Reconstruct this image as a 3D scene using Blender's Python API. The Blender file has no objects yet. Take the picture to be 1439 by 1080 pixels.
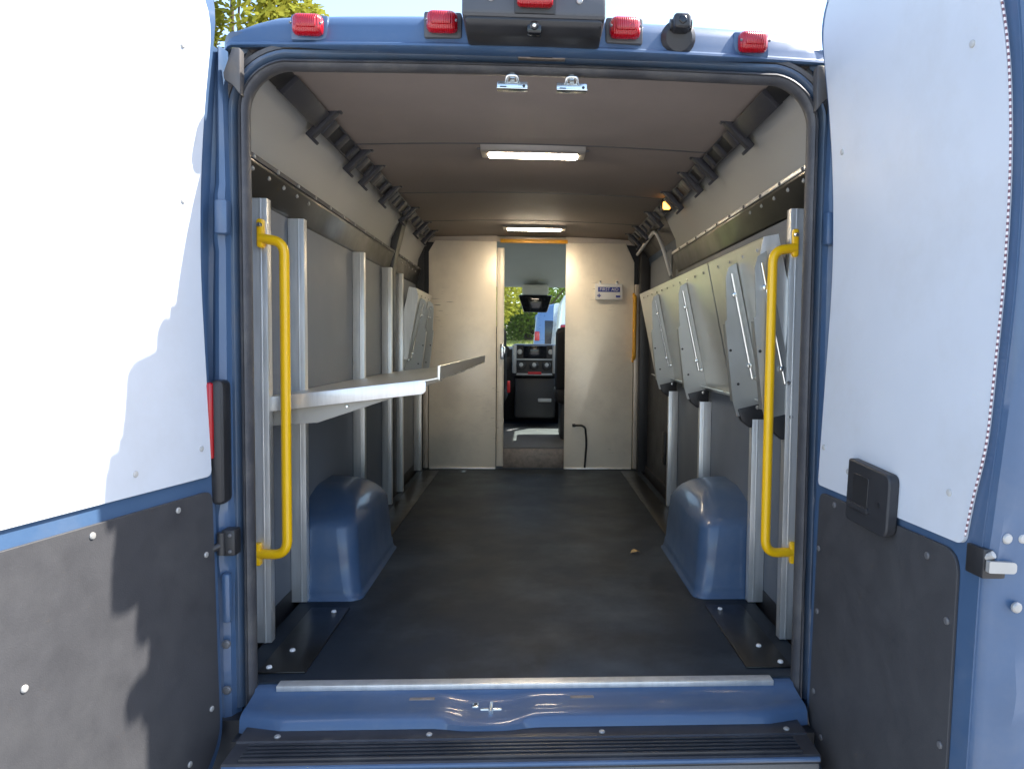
import bpy, bmesh, math, random
from mathutils import Vector, Matrix
R = math.radians
sc = bpy.context.scene
COL = sc.collection
random.seed(7)

# ------------------------------------------------------------------ materials
MATS = {}
def nd(nt, typ, **kw):
    n = nt.nodes.new(typ)
    for k, v in kw.items(): setattr(n, k, v)
    return n
def setin(b, name, v):
    if name in b.inputs: b.inputs[name].default_value = v
def mat(name, col, rough=.5, metal=0., coat=0., var=.15, scale=6., stretch=(1, 1, 1), bump=0., bscale=60., rvar=.1,
        dirt=None, dirt_amt=0., dirt_scale=3., spec=.5, coat_rough=.08):
    m = bpy.data.materials.new(name); m.use_nodes = True
    nt = m.node_tree; b = nt.nodes['Principled BSDF']; L = nt.links
    b.inputs['Metallic'].default_value = metal
    setin(b, 'Coat Weight', coat); setin(b, 'Coat Roughness', coat_rough); setin(b, 'Specular IOR Level', spec)
    tc = nd(nt, 'ShaderNodeTexCoord'); mp = nd(nt, 'ShaderNodeMapping'); mp.inputs['Scale'].default_value = stretch
    L.new(tc.outputs['Object'], mp.inputs['Vector'])
    n1 = nd(nt, 'ShaderNodeTexNoise'); n1.inputs['Scale'].default_value = scale; n1.inputs['Detail'].default_value = 6; n1.inputs['Roughness'].default_value = .62
    L.new(mp.outputs[0], n1.inputs['Vector'])
    r1 = nd(nt, 'ShaderNodeValToRGB')
    c = Vector(col)
    r1.color_ramp.elements[0].position = .28; r1.color_ramp.elements[1].position = .72
    r1.color_ramp.elements[0].color = (*[max(0, x*(1-var)) for x in c], 1)
    r1.color_ramp.elements[1].color = (*[min(1, x*(1+var)) for x in c], 1)
    L.new(n1.outputs['Fac'], r1.inputs['Fac'])
    out = r1.outputs['Color']
    if dirt is not None:
        n2 = nd(nt, 'ShaderNodeTexNoise'); n2.inputs['Scale'].default_value = dirt_scale; n2.inputs['Detail'].default_value = 9; n2.inputs['Roughness'].default_value = .68
        L.new(mp.outputs[0], n2.inputs['Vector'])
        r2 = nd(nt, 'ShaderNodeValToRGB'); r2.color_ramp.elements[0].position = .48; r2.color_ramp.elements[1].position = .74
        L.new(n2.outputs['Fac'], r2.inputs['Fac'])
        ml = nd(nt, 'ShaderNodeMath', operation='MULTIPLY'); ml.inputs[1].default_value = dirt_amt
        L.new(r2.outputs['Color'], ml.inputs[0])
        mx = nd(nt, 'ShaderNodeMixRGB'); mx.inputs[2].default_value = (*dirt, 1)
        L.new(ml.outputs[0], mx.inputs[0]); L.new(out, mx.inputs[1]); out = mx.outputs[0]
    L.new(out, b.inputs['Base Color'])
    mr = nd(nt, 'ShaderNodeMapRange'); mr.inputs['To Min'].default_value = max(.02, rough-rvar); mr.inputs['To Max'].default_value = min(1, rough+rvar)
    mr.inputs['From Min'].default_value = .25; mr.inputs['From Max'].default_value = .75
    L.new(n1.outputs['Fac'], mr.inputs['Value']); L.new(mr.outputs[0], b.inputs['Roughness'])
    if bump:
        nb = nd(nt, 'ShaderNodeTexNoise'); nb.inputs['Scale'].default_value = bscale; nb.inputs['Detail'].default_value = 4
        L.new(mp.outputs[0], nb.inputs['Vector'])
        bp = nd(nt, 'ShaderNodeBump'); bp.inputs['Strength'].default_value = bump; bp.inputs['Distance'].default_value = .004
        L.new(nb.outputs['Fac'], bp.inputs['Height']); L.new(bp.outputs[0], b.inputs['Normal'])
    MATS[name] = m
    return m

BLUE = mat('van_paint', (.050, .098, .185), .44, coat=.4, var=.05, dirt=(.22, .22, .22), dirt_amt=.18, dirt_scale=5)
RING = mat('frame_paint', (.055, .088, .14), .42, coat=.5, var=.08, dirt=(.11, .095, .08), dirt_amt=.35, dirt_scale=9)
RECESS = mat('recess_paint', (.075, .072, .072), .55, coat=.2, var=.15, dirt=(.13, .10, .07), dirt_amt=.8, dirt_scale=7)
RUBBER = mat('seal_rubber', (.06, .06, .066), .5, var=.2, bump=.1, dirt=(.16, .15, .13), dirt_amt=.4, dirt_scale=12)
WHITE = mat('white_laminate', (.60, .632, .68), .42, var=.02, scale=5, bump=.03, bscale=90, dirt=(.44, .43, .41), dirt_amt=.25, dirt_scale=4)
DARKP = mat('dark_board', (.050, .050, .054), .55, spec=.3, var=.10, scale=14, bump=.12, bscale=300, dirt=(.085, .085, .085), dirt_amt=.3, dirt_scale=5)
GREYW = mat('grey_board', (.152, .170, .200), .55, var=.05, scale=3, bump=.04, bscale=180, dirt=(.26, .26, .27), dirt_amt=.15, dirt_scale=4)
UPPW = mat('pale_board', (.42, .42, .41), .55, var=.03, scale=3, bump=.03, bscale=180)
CEIL = mat('ceiling_board', (.235, .195, .172), .75, var=.06, scale=5, bump=.06, bscale=260)
FLOOR = mat('rubber_floor', (.017, .024, .034), .5, spec=.22, var=.35, scale=2.5, bump=.25, bscale=420, dirt=(.060, .080, .100), dirt_amt=.85, dirt_scale=1.9, rvar=.14)
ALU = mat('mill_aluminium', (.78, .78, .765), .38, metal=.68, var=.10, scale=9, stretch=(5, 5, .5), bump=.06, bscale=60, dirt=(.55, .54, .53), dirt_amt=.4, dirt_scale=3)
ALUY = mat('aluminium_tray', (.74, .735, .69), .34, metal=.9, var=.05, scale=5, stretch=(1, .3, 1), rvar=.04)
BRK = mat('zinc_bracket', (.40, .41, .40), .42, metal=.7, var=.07, scale=5, bump=.04, bscale=80)
CHROME = mat('bright_zinc', (.75, .76, .74), .22, metal=1., var=.1, scale=20)
BLACK = mat('black_plastic', (.022, .022, .024), .42, var=.2, bump=.05, bscale=300)
GLOSSB = mat('black_gloss_rail', (.010, .010, .010), .36, coat=.15, var=.2)
GREYP = mat('grey_plastic', (.068, .069, .074), .5, var=.08, bump=.06, bscale=400)
STRAP = mat('strap_plastic', (.045, .046, .056), .5, var=.12)
YEL = mat('yellow_paint', (1., .56, .002), .36, coat=.4, var=.04, scale=10)
ORG = mat('orange_paint', (.66, .33, .02), .4, var=.06)
LAMPH = mat('lamp_housing', (.50, .46, .42), .35, metal=.5, var=.08)
BUMP = mat('bumper_plastic', (.03, .031, .036), .36, var=.2, bump=.08, bscale=300, dirt=(.09, .09, .09), dirt_amt=.35, dirt_scale=6)
BUMPB = mat('bumper_face', (.16, .15, .14), .5, var=.1)
CABL = mat('cab_lining', (.50, .51, .46), .8, var=.04)
CABD = mat('cab_plastic', (.025, .026, .03), .5, var=.15)
DASHS = mat('dash_silver', (.42, .43, .44), .4, metal=.3, var=.06)
SEATF = mat('seat_fabric', (.016, .016, .02), .85, var=.3, bump=.3, bscale=300)
CABF = mat('cab_floor_rubber', (.13, .135, .14), .6, var=.2, bump=.1)
SCREW = mat('screw_head', (.40, .395, .38), .5, metal=.4, var=.15)
SCREWD = mat('dark_screw', (.13, .13, .135), .45, metal=.2, var=.15)
RUST = mat('worn_metal', (.26, .22, .19), .55, metal=.5, var=.35, scale=30)
FADED = mat('off_white_plastic', (.74, .73, .72), .4, var=.03)
PALEP = mat('pale_plug', (.46, .45, .43), .6, var=.1)
NAVY = mat('navy_print', (.03, .05, .28), .5, var=.05)
REDP = mat('red_print', (.55, .02, .03), .5, var=.05)
TAN = mat('tan_metal', (.55, .48, .40), .42, metal=.5, var=.1, scale=8)
TANB = mat('dull_bracket', (.36, .34, .30), .5, metal=.3, var=.08)
BARK = mat('bark', (.10, .075, .055), .9, var=.3, scale=12, bump=.6, bscale=30)
VANW = mat('white_vehicle_paint', (.78, .79, .80), .3, coat=.6, var=.03)
VANB = mat('blue_vehicle_paint', (.06, .13, .27), .3, coat=.8, var=.05)
TYRE = mat('tyre', (.02, .02, .02), .8, var=.2)
LEAFD = mat('dry_leaf', (.50, .33, .14), .7, var=.25, scale=60)
ASPH = mat('asphalt', (.295, .288, .278), .9, var=.18, scale=2., bump=.5, bscale=240, dirt=(.2, .19, .175), dirt_amt=.5, dirt_scale=.8)
GRASS = mat('grass_blades', (.26, .29, .05), .8, var=.3, scale=1.5)
SOIL = mat('lawn_soil', (.22, .24, .06), .95, var=.3, scale=2)

def scuffs(m):
    nt = m.node_tree; b = nt.nodes['Principled BSDF']; L = nt.links
    src = b.inputs['Base Color'].links[0].from_socket
    tc = nd(nt, 'ShaderNodeTexCoord')
    def noise(sc3, pos0, pos1):
        mp = nd(nt, 'ShaderNodeMapping'); mp.inputs['Scale'].default_value = sc3; L.new(tc.outputs['Object'], mp.inputs[0])
        n = nd(nt, 'ShaderNodeTexNoise'); n.inputs['Scale'].default_value = 1; n.inputs['Detail'].default_value = 3; L.new(mp.outputs[0], n.inputs[0])
        r = nd(nt, 'ShaderNodeMapRange'); r.inputs['From Min'].default_value = pos0; r.inputs['From Max'].default_value = pos1; L.new(n.outputs['Fac'], r.inputs[0]); return r.outputs[0]
    x = noise((9, 9, 150), .66, .73); y = noise((3.5, 3.5, 2.4), .54, .64)
    ml = nd(nt, 'ShaderNodeMath', operation='MULTIPLY'); L.new(x, ml.inputs[0]); L.new(y, ml.inputs[1])
    m2 = nd(nt, 'ShaderNodeMath', operation='MULTIPLY'); L.new(ml.outputs[0], m2.inputs[0]); m2.inputs[1].default_value = .75
    mx = nd(nt, 'ShaderNodeMixRGB'); mx.inputs[2].default_value = (.13, .11, .10, 1); L.new(m2.outputs[0], mx.inputs[0]); L.new(src, mx.inputs[1])
    L.new(mx.outputs[0], b.inputs['Base Color'])
def emis(name, col, s):
    m = bpy.data.materials.new(name); m.use_nodes = True
    b = m.node_tree.nodes['Principled BSDF']
    b.inputs['Base Color'].default_value = (*col, 1)
    b.inputs['Emission Color'].default_value = (*col, 1); b.inputs['Emission Strength'].default_value = s
    return m
LENS = emis('lit_lens', (1., .85, .63), 26.)
AMB = emis('amber_lens', (1., .42, .06), 2.2)
SCR = mat('screen_glass', (.01, .011, .014), .12, var=.1)

def redlens():
    m = bpy.data.materials.new('red_lens'); m.use_nodes = True
    nt = m.node_tree; b = nt.nodes['Principled BSDF']
    b.inputs['Base Color'].default_value = (.36, .001, .006, 1); b.inputs['Roughness'].default_value = .22
    setin(b, 'Coat Weight', .35); setin(b, 'Subsurface Weight', 0.); setin(b, 'Subsurface Radius', (.02, .002, .002)); setin(b, 'Subsurface Scale', .5)
    tc = nd(nt, 'ShaderNodeTexCoord'); w = nd(nt, 'ShaderNodeTexWave'); w.inputs['Scale'].default_value = 55; w.bands_direction = 'X'
    nt.links.new(tc.outputs['Object'], w.inputs['Vector'])
    bp = nd(nt, 'ShaderNodeBump'); bp.inputs['Strength'].default_value = .35; bp.inputs['Distance'].default_value = .004
    nt.links.new(w.outputs['Fac'], bp.inputs['Height']); nt.links.new(bp.outputs[0], b.inputs['Normal'])
    return m
RED = redlens()
def glass():
    m = bpy.data.materials.new('window_glass'); m.use_nodes = True
    nt = m.node_tree; nt.nodes.remove(nt.nodes['Principled BSDF'])
    t = nd(nt, 'ShaderNodeBsdfTransparent'); t.inputs[0].default_value = (.86, .92, .90, 1)
    g = nd(nt, 'ShaderNodeBsdfGlossy'); g.inputs['Roughness'].default_value = .02
    lw = nd(nt, 'ShaderNodeLayerWeight'); lw.inputs[0].default_value = .5
    pw = nd(nt, 'ShaderNodeMath', operation='POWER'); pw.inputs[1].default_value = 5.; nt.links.new(lw.outputs['Facing'], pw.inputs[0])
    fr = nd(nt, 'ShaderNodeMath', operation='MULTIPLY_ADD'); fr.inputs[1].default_value = .9; fr.inputs[2].default_value = .05; nt.links.new(pw.outputs[0], fr.inputs[0])
    mx = nd(nt, 'ShaderNodeMixShader')
    nt.links.new(fr.outputs[0], mx.inputs[0]); nt.links.new(t.outputs[0], mx.inputs[1]); nt.links.new(g.outputs[0], mx.inputs[2])
    nt.links.new(mx.outputs[0], nt.nodes['Material Output'].inputs['Surface'])
    return m
GLASS = glass()
def leafmat(name, col, tr):
    m = bpy.data.materials.new(name); m.use_nodes = True
    nt = m.node_tree; nt.nodes.remove(nt.nodes['Principled BSDF'])
    gi = nd(nt, 'ShaderNodeNewGeometry')
    rp = nd(nt, 'ShaderNodeValToRGB')
    rp.color_ramp.elements[0].color = (*[x*.6 for x in col], 1); rp.color_ramp.elements[1].color = (*[min(1, x*1.35) for x in col], 1)
    nt.links.new(gi.outputs['Random Per Island'], rp.inputs[0])
    d = nd(nt, 'ShaderNodeBsdfDiffuse'); t = nd(nt, 'ShaderNodeBsdfTranslucent')
    nt.links.new(rp.outputs[0], d.inputs[0])
    t.inputs[0].default_value = (*tr, 1)
    mx = nd(nt, 'ShaderNodeMixShader'); mx.inputs[0].default_value = .45
    nt.links.new(d.outputs[0], mx.inputs[1]); nt.links.new(t.outputs[0], mx.inputs[2])
    nt.links.new(mx.outputs[0], nt.nodes['Material Output'].inputs['Surface'])
    return m
LEAFY = leafmat('yellow_green_leaves', (.20, .21, .035), (.50, .47, .07))
LEAFG = leafmat('green_leaves', (.08, .13, .025), (.24, .32, .05))

# ------------------------------------------------------------------ geometry helpers
def BM(): return bmesh.new()
def box(bm, x0, x1, y0, y1, z0, z1, bev=0., M=None, seg=2):
    t = bmesh.new(); bmesh.ops.create_cube(t, size=1)
    for v in t.verts:
        v.co = Vector(((x0+x1)/2+v.co.x*(x1-x0), (y0+y1)/2+v.co.y*(y1-y0), (z0+z1)/2+v.co.z*(z1-z0)))
    if bev: bmesh.ops.bevel(t, geom=t.edges[:], offset=bev, segments=seg, affect='EDGES', profile=.5)
    merge(bm, t, M)
    return bm
def merge(bm, t, M=None):
    if M is not None: bmesh.ops.transform(t, matrix=M, verts=t.verts)
    mp = {v: bm.verts.new(v.co) for v in t.verts}
    for f in t.faces:
        try: bm.faces.new([mp[v] for v in f.verts])
        except ValueError: pass
    t.free()
def prism(bm, poly, fn, a, b, bev=0.):
    """poly of 2-D points, extruded from a to b; fn(u, v, w) -> point."""
    t = bmesh.new()
    A = [t.verts.new(fn(u, v, a)) for u, v in poly]; B = [t.verts.new(fn(u, v, b)) for u, v in poly]
    n = len(poly)
    t.faces.new(A[::-1]); t.faces.new(B)
    for i in range(n): t.faces.new((A[i], A[(i+1) % n], B[(i+1) % n], B[i]))
    bmesh.ops.recalc_face_normals(t, faces=t.faces)
    if bev: bmesh.ops.bevel(t, geom=t.edges[:], offset=bev, segments=2, affect='EDGES', profile=.5)
    merge(bm, t)
    return bm
XZ = lambda u, v, w: Vector((u, w, v))      # extruded along Y
YZ = lambda u, v, w: Vector((w, u, v))      # extruded along X
XY = lambda u, v, w: Vector((u, v, w))      # extruded along Z
def tube(bm, pts, r, n=14, caps=True):
    pts = [Vector(p) for p in pts]; rings = []
    up = None
    for i, p in enumerate(pts):
        t = (pts[min(i+1, len(pts)-1)]-pts[max(i-1, 0)]).normalized()
        if up is None:
            up = Vector((0, 0, 1)) if abs(t.z) < .9 else Vector((1, 0, 0))
        s = t.cross(up).normalized(); up = s.cross(t).normalized()
        rr = r[i] if isinstance(r, (list, tuple)) else r
        rings.append([bm.verts.new(p+(s*math.cos(2*math.pi*k/n)+up*math.sin(2*math.pi*k/n))*rr) for k in range(n)])
    for a, b in zip(rings, rings[1:]):
        for k in range(n): bm.faces.new((a[k], a[(k+1) % n], b[(k+1) % n], b[k]))
    if caps: bm.faces.new(rings[0][::-1]); bm.faces.new(rings[-1])
    return bm
def disc(bm, c, nrm, r, h, n=12, dome=True):
    c = Vector(c); nv = Vector(nrm).normalized(); a = nv.orthogonal().normalized(); b = nv.cross(a)
    prof = [(r, -.001), (r, h*.5), (r*.75, h*.9), (r*.35, h)] if dome else [(r, -.001), (r, h)]
    rings = [[bm.verts.new(c+nv*o+(a*math.cos(2*math.pi*k/n)+b*math.sin(2*math.pi*k/n))*q) for k in range(n)] for q, o in prof]
    for p, q in zip(rings, rings[1:]):
        for k in range(n): bm.faces.new((p[k], p[(k+1) % n], q[(k+1) % n], q[k]))
    bm.faces.new(rings[-1])
    return bm
def grid(bm, rows, thick=None, closed=False):
    """rows: list of lists of points"""
    V = [[bm.verts.new(p) for p in r] for r in rows]
    for a, b in zip(V, V[1:]):
        m = len(a)
        for k in range(m if closed else m-1):
            bm.faces.new((a[k], a[(k+1) % m], b[(k+1) % m], b[k]))
    return V
def fillet(pts, rad, n=6):
    out = [Vector(pts[0])]
    for i in range(1, len(pts)-1):
        p, a, b = Vector(pts[i]), Vector(pts[i-1]), Vector(pts[i+1])
        da, db = (a-p), (b-p); r = min(rad, da.length*.49, db.length*.49)
        A, B = p+da.normalized()*r, p+db.normalized()*r
        for k in range(n+1):
            t = k/n; out.append(A*(1-t)**2+p*2*t*(1-t)+B*t*t)
    out.append(Vector(pts[-1])); return out
def interp(x, xs, ys):
    if x <= xs[0]: return ys[0]
    for a, b, c, d in zip(xs, xs[1:], ys, ys[1:]):
        if x <= b: return c+(d-c)*(x-a)/(b-a)
    return ys[-1]

WLOC = {}
def obj(name, bm, m, parent=None, smooth=28, solid=0., bevel=0., local=False, label=None):
    me = bpy.data.meshes.new(name)
    bmesh.ops.recalc_face_normals(bm, faces=bm.faces)
    pl = Vector(WLOC.get(parent.name, (0, 0, 0))) if parent else Vector()
    if parent and not local: bmesh.ops.translate(bm, verts=bm.verts, vec=-pl)
    bm.to_mesh(me); bm.free()
    for p in me.polygons: p.use_smooth = True
    me.set_sharp_from_angle(angle=R(smooth))
    me.materials.append(m)
    o = bpy.data.objects.new(name, me); COL.objects.link(o)
    if parent: o.parent = parent; WLOC[o.name] = pl
    if solid:
        md = o.modifiers.new('solid', 'SOLIDIFY'); md.thickness = abs(solid); md.offset = -1 if solid > 0 else 1
    if bevel:
        md = o.modifiers.new('bev', 'BEVEL'); md.width = bevel; md.segments = 2; md.limit_method = 'ANGLE'; md.angle_limit = R(35)
    if label: o['label'] = label
    return o
def multi(name, bm, m, parent=None, **kw):
    """each loose piece of bm becomes an object of its own"""
    bm.verts.ensure_lookup_table(); seen = set(); out = []
    for v0 in list(bm.verts):
        if v0 in seen: continue
        st, isl = [v0], []
        seen.add(v0)
        while st:
            v = st.pop(); isl.append(v)
            for e in v.link_edges:
                q = e.other_vert(v)
                if q not in seen: seen.add(q); st.append(q)
        t = bmesh.new(); mp = {v: t.verts.new(v.co) for v in isl}
        for f in {f for v in isl for f in v.link_faces}: t.faces.new([mp[v] for v in f.verts])
        out.append(obj(name, t, m, parent, **kw))
    bm.free(); return out
def tag(o, label, cat, group=None, kind=None):
    if label: o['label'] = label
    if cat: o['category'] = cat
    if group: o['group'] = group
    if kind: o['kind'] = kind
    return o
def thing(name, loc, label, cat, group=None):
    o = bpy.data.objects.new(name, None); COL.objects.link(o); o.location = loc; o.empty_display_size = .1
    WLOC[o.name] = Vector(loc)
    return tag(o, label, cat, group)
def copy_tree(o, parent=None, loc=None):
    c = o.copy(); COL.objects.link(c)
    if parent: c.parent = parent
    if loc is not None: c.location = loc; WLOC[c.name] = Vector(loc)
    for ch in [x for x in bpy.data.objects if x.parent == o]: copy_tree(ch, c)
    return c

# ================================================================== THE VAN
van = thing('delivery_van', (0, 2.0, -.55), 'blue grey cargo van with both rear doors swung open to show its empty hold', 'van')

# ---- opening ring: path of the door opening, swept outwards
HWID, ZTOP, RAD = .777, 1.717, .120
def ring_path():
    pts = []
    for z in [-.06, .1, .3, .6, .9, 1.2, 1.4, ZTOP-RAD]: pts.append((-HWID, z, -1, 0))
    for k in range(1, 12):
        a = math.pi-k*math.pi/2/12
        pts.append((-HWID+RAD+RAD*math.cos(a), ZTOP-RAD+RAD*math.sin(a), math.cos(a), math.sin(a)))
    for x in [-HWID+RAD, -.4, -.2, 0, .2, .4, HWID-RAD]: pts.append((x, ZTOP+.006*(1-(x/.6)**2), 0, 1))
    for k in range(1, 12):
        a = math.pi/2-k*math.pi/2/12
        pts.append((HWID-RAD+RAD*math.cos(a), ZTOP-RAD+RAD*math.sin(a), math.cos(a), math.sin(a)))
    for z in [ZTOP-RAD, 1.4, 1.2, .9, .6, .3, .1, -.06]: pts.append((HWID, z, 1, 0))
    return pts
RP = ring_path()
def sweep(prof):
    bm = BM(); grid(bm, [[Vector((x+nx*o, y, z+nz*o)) for o, y in prof] for x, z, nx, nz in RP]); return bm
obj('door_seal', sweep([(.018, .034), (.004, .026), (-.001, .014), (-.003, -.004), (.003, -.02), (.010, -.026), (.0125, -.020), (.015, -.026), (.021, -.020), (.025, -.004), (.027, .01)]), RUBBER, van, smooth=50)
obj('door_frame', sweep([(.02, .034), (.03, .008), (.034, -.004), (.042, -.010), (.050, -.009), (.054, .004)]), RING, van, smooth=40)
obj('frame_channel', sweep([(.0535, .004), (.056, -.003), (.068, -.003), (.072, .006), (.082, .048)]), RECESS, van, smooth=40)
obj('frame_back', sweep([(.020, .034), (.03, .05), (.100, .052), (.105, .075)]), RECESS, van)

# ---- outer shell
SHZ = [(-.25, .96), (.0, .985), (.4, 1.0), (1.0, .985), (1.4, .95), (1.65, .905), (1.78, .872), (1.84, .835), (1.875, .77), (1.893, .6), (1.903, .3), (1.906, 0)]
def xout(z): return interp(z, [a for a, b in SHZ[:9]], [b for a, b in SHZ[:9]])
sec = [(-x, z) for z, x in SHZ] + [(x, z) for z, x in SHZ[::-1][1:]]
bm = BM(); grid(bm, [[Vector((x, y, z-dr*max(0, (z-1.70)/.2))) for x, z in sec] for y, dr in ((.12, .06), (.3, .05), (.55, .03), (1.3, 0), (2.4, 0), (3.72, 0))])
obj('body_shell', bm, BLUE, van, solid=.012)
bm = BM(); box(bm, -.95, .95, .05, 3.75, -.10, -.035); box(bm, -.88, .875, -.05, .12, -.50, -.075); box(bm, -.785, .785, -.15, .0, -.45, -.08)
obj('underbody', bm, BLACK, van)

# ---- pillars beside the opening
def pillar(side):
    pr = [(-.00, .004), (.06, -.010), (.10, -.026), (.20, -.034), (.27, -.030), (.31, -.014), (.36, -.010), (.44, -.014), (.50, -.036), (.58, -.052), (.68, -.056), (.80, -.05), (.92, -.02), (1.0, .035), (1.0, .16)]
    rows = []
    zs = [-.2, -.1, .0, .1, .17, .2, .3, .36, .40, .50, .53, .60, .9, 1.10, 1.22, 1.25, 1.37, 1.40, 1.46, 1.5, 1.6, 1.66, 1.70, 1.76]
    for z in zs:
        i0 = HWID+.040; xo = xout(z)
        dip = 0.
        if 1.235 < z < 1.385: dip = .010
        if .34 < z < .52: dip = .016
        if .12 < z < .21: dip = -.006
        taper = .014*max(0, (z-1.4)/.36)
        row = []
        for f, y in pr:
            wob = dip*math.exp(-((f-.3)/.22)**2)
            row.append(Vector((side*(i0+taper+(xo-i0-taper)*f), y-wob, z)))
        rows.append(row)
    bm = BM(); grid(bm, rows); return bm
for s in (-1, 1):
    p = obj('rear_pillar', pillar(s), BLUE, van, smooth=32)
    bm = BM(); box(bm, s*.83-.017, s*.83+.017, -.064, -.03, 1.262, 1.352, .006)
    obj('stop_plate', bm, BLUE, p)
    bm = BM(); box(bm, s*.835-.013, s*.835+.013, -.056, -.03, .20, .34, .010)
    obj('pressed_boss', bm, BLUE, p)
    # hinge low on the pillar and one up under the roof
    for hz in (.43, 1.46):
        if s > 0 and hz < 1: continue
        if hz > 1: continue
        bm = BM(); box(bm, s*.818-.019, s*.818+.019, -.075, -.03, hz-.036, hz+.036, .006)
        tube(bm, [(s*.835, -.075, hz-.03), (s*.835, -.075, hz+.03)], .011)
        tube(bm, [(s*.838, -.078, hz-.005), (s*.872, -.105, hz-.02)], .010)
        h = obj('door_hinge', bm, BLACK, p)
        bm = BM()
        for dz in (-.022, .022): disc(bm, (s*.812, -.076, hz+dz), (0, -1, 0), .005, .004)
        multi('bolt', bm, SCREWD, p)
    # dark rubber flap in the upper corner
    bm = BM()
    poly = [(s*.778, 1.752), (s*.800, 1.752), (s*.824, 1.685), (s*.822, 1.668), (s*.800, 1.655), (s*.779, 1.628)]
    prism(bm, poly, XZ, -.050, -.018, .005)
    obj('corner_flap', bm, RECESS, p)
    bm = BM()
    for zz in (.14, .01): disc(bm, (s*.838, -.045, zz), (0, -1, 0), .012, .008)
    multi('rubber_stop', bm, SCREWD, p)
# tail lamp on the near-side pillar
bm = BM(); box(bm, -.862, -.822, -.085, -.02, .535, .872, .016, seg=3)
tl = obj('tail_lamp', bm, BLACK, van)
bm = BM(); box(bm, -.874, -.846, -.092, -.03, .66, .866, .008)
obj('red_lens', bm, RED, tl)
bm = BM(); box(bm, .832, .868, -.080, -.02, .535, .872, .016, seg=3)
obj('tail_lamp', bm, BLACK, van)

# ---- roof header over the doors
HB = .045
def bow(x): return .11*(abs(x)/.83)**2.0
def zl(x): return 1.754+.028*(x/.83)**2
def header_row(x):
    b = bow(x); e = (abs(x)/.83)
    drop = .006*e**2+.03*max(0, e-.80)/.2*max(0, e-.8)/.2
    l = zl(x)
    return [Vector((x, y+HB*min(1, max(0, (.05-y)/.1))+b*k, z)) for y, z, k in [(.03, l+.045, 0), (-.022, l+.044, .2), (-.030, l+.020, .3), (-.060, l+.018, .6), (-.066, l+.006, .7), (-.125, l, 1), (-.133, l+.004, 1), (-.132, l+.010, 1), (-.121, l+.018, 1),
            (-.118, l+.034, 1), (-.115, l+.062-drop*.5, 1), (-.107, l+.084-drop, 1), (-.082, l+.102-drop*1.2, 1), (-.01, l+.118-drop*1.4, .7), (.10, l+.135-drop*1.6, .2), (.3, l+.150-drop*1.8, 0), (.5, l+.155-drop*2, 0)]]
xs = [-.83+.83*2*i/28 for i in range(29)]
bm = BM(); V = grid(bm, [header_row(x) for x in xs])
# rounded shoulders at both ends
for end, s in ((0, -1), (-1, 1)):
    base = header_row(s*.83)
    prev = V[end]
    for dx, dz, dy in ((.012, -.003, .006), (.023, -.010, .014), (.032, -.022, .026), (.039, -.038, .042), (.042, -.056, .06)):
        cur = [bm.verts.new(p+Vector((s*dx, dy, dz))) for p in base]
        for k in range(len(cur)-1): bm.faces.new((prev[k], prev[k+1], cur[k+1], cur[k]))
        prev = cur
hd = obj('roof_header', bm, BLUE, van, smooth=35)
bm = BM()
for a, b in ((-.66, .66),):
    rows = []
    for i in range(25):
        x = a+(b-a)*i/24; l = zl(x); q = bow(x)
        rows.append([Vector((x, -.001+.2*q, l+.036)), Vector((x, -.010+.3*q, l+.030)), Vector((x, -.012+.3*q, l+.0165)), Vector((x, -.032+.6*q, l+.0155)), Vector((x, -.034+.6*q, l+.007))])
    grid(bm, rows)
obj('drip_channel', bm, RECESS, hd)

# clearance lamps
def clearance(x, z, y):
    bm = BM(); box(bm, x-.050, x+.050, y-.010, y+.03, z-.034, z+.034, .006)
    c = obj('clearance_lamp', bm, GREYP if abs(x) < .3 else BLUE, van)
    bm = BM(); t = bmesh.new(); bmesh.ops.create_cube(t, size=1)
    for v in t.verts:
        top = 1 if v.co.y > 0 else .82
        v.co = Vector((x+v.co.x*.088*top, y-.028+v.co.y*.036, z+v.co.z*.060*top))
    bmesh.ops.bevel(t, geom=t.edges[:], offset=.0155, segments=4, affect='EDGES', profile=.5); merge(bm, t)
    box(bm, x-.026, x+.026, y-.050, y-.04, z-.014, z+.014, .005)
    obj('red_lens', bm, RED, c)
    bm = BM()
    for d in (-1, 1): disc(bm, (x+d*.039, y-.046, z-.004), (0, -1, 0), .0035, .003)
    multi('screw', bm, SCREWD, c)
for x, z in ((-.605, 1.820), (-.243, 1.818), (.240, 1.818), (.600, 1.812)): clearance(x, z, -.072+bow(x))
# camera and brake lamp housing in the middle
bm = BM(); poly = [(-.02, 1.905), (-.165, 1.895), (-.188, 1.872), (-.192, 1.80), (-.186, 1.793), (-.02, 1.79)]
prism(bm, poly, YZ, -.182, .178, .008)
hs = obj('camera_housing', bm, GREYP, van)
bm = BM(); prism(bm, [(-.02, 1.795), (-.189, 1.795), (-.184, 1.778), (-.150, 1.762), (-.02, 1.762)], YZ, -.176, .172, .010)
obj('visor', bm, BLACK, hs)
bm = BM(); box(bm, -.020, .018, -.182, -.15, 1.758, 1.79, .006)
disc(bm, (-.001, -.182, 1.776), (0, -1, -.3), .011, .006)
obj('camera_lens', bm, SCR, hs)
bm = BM(); disc(bm, (-.001, -.188, 1.774), (0, -1, -.3), .0055, .004)
obj('lens_glass', bm, CHROME, hs)
bm = BM()
for x in (-.110, .112): disc(bm, (x, -.191, 1.836), (0, -1, 0), .008, .005)
multi('screw', bm, SCREW, hs)
bm = BM(); box(bm, -.052, .052, -.194, -.18, 1.80, 1.90, .004); obj('lamp_recess', bm, BLACK, hs)
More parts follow.
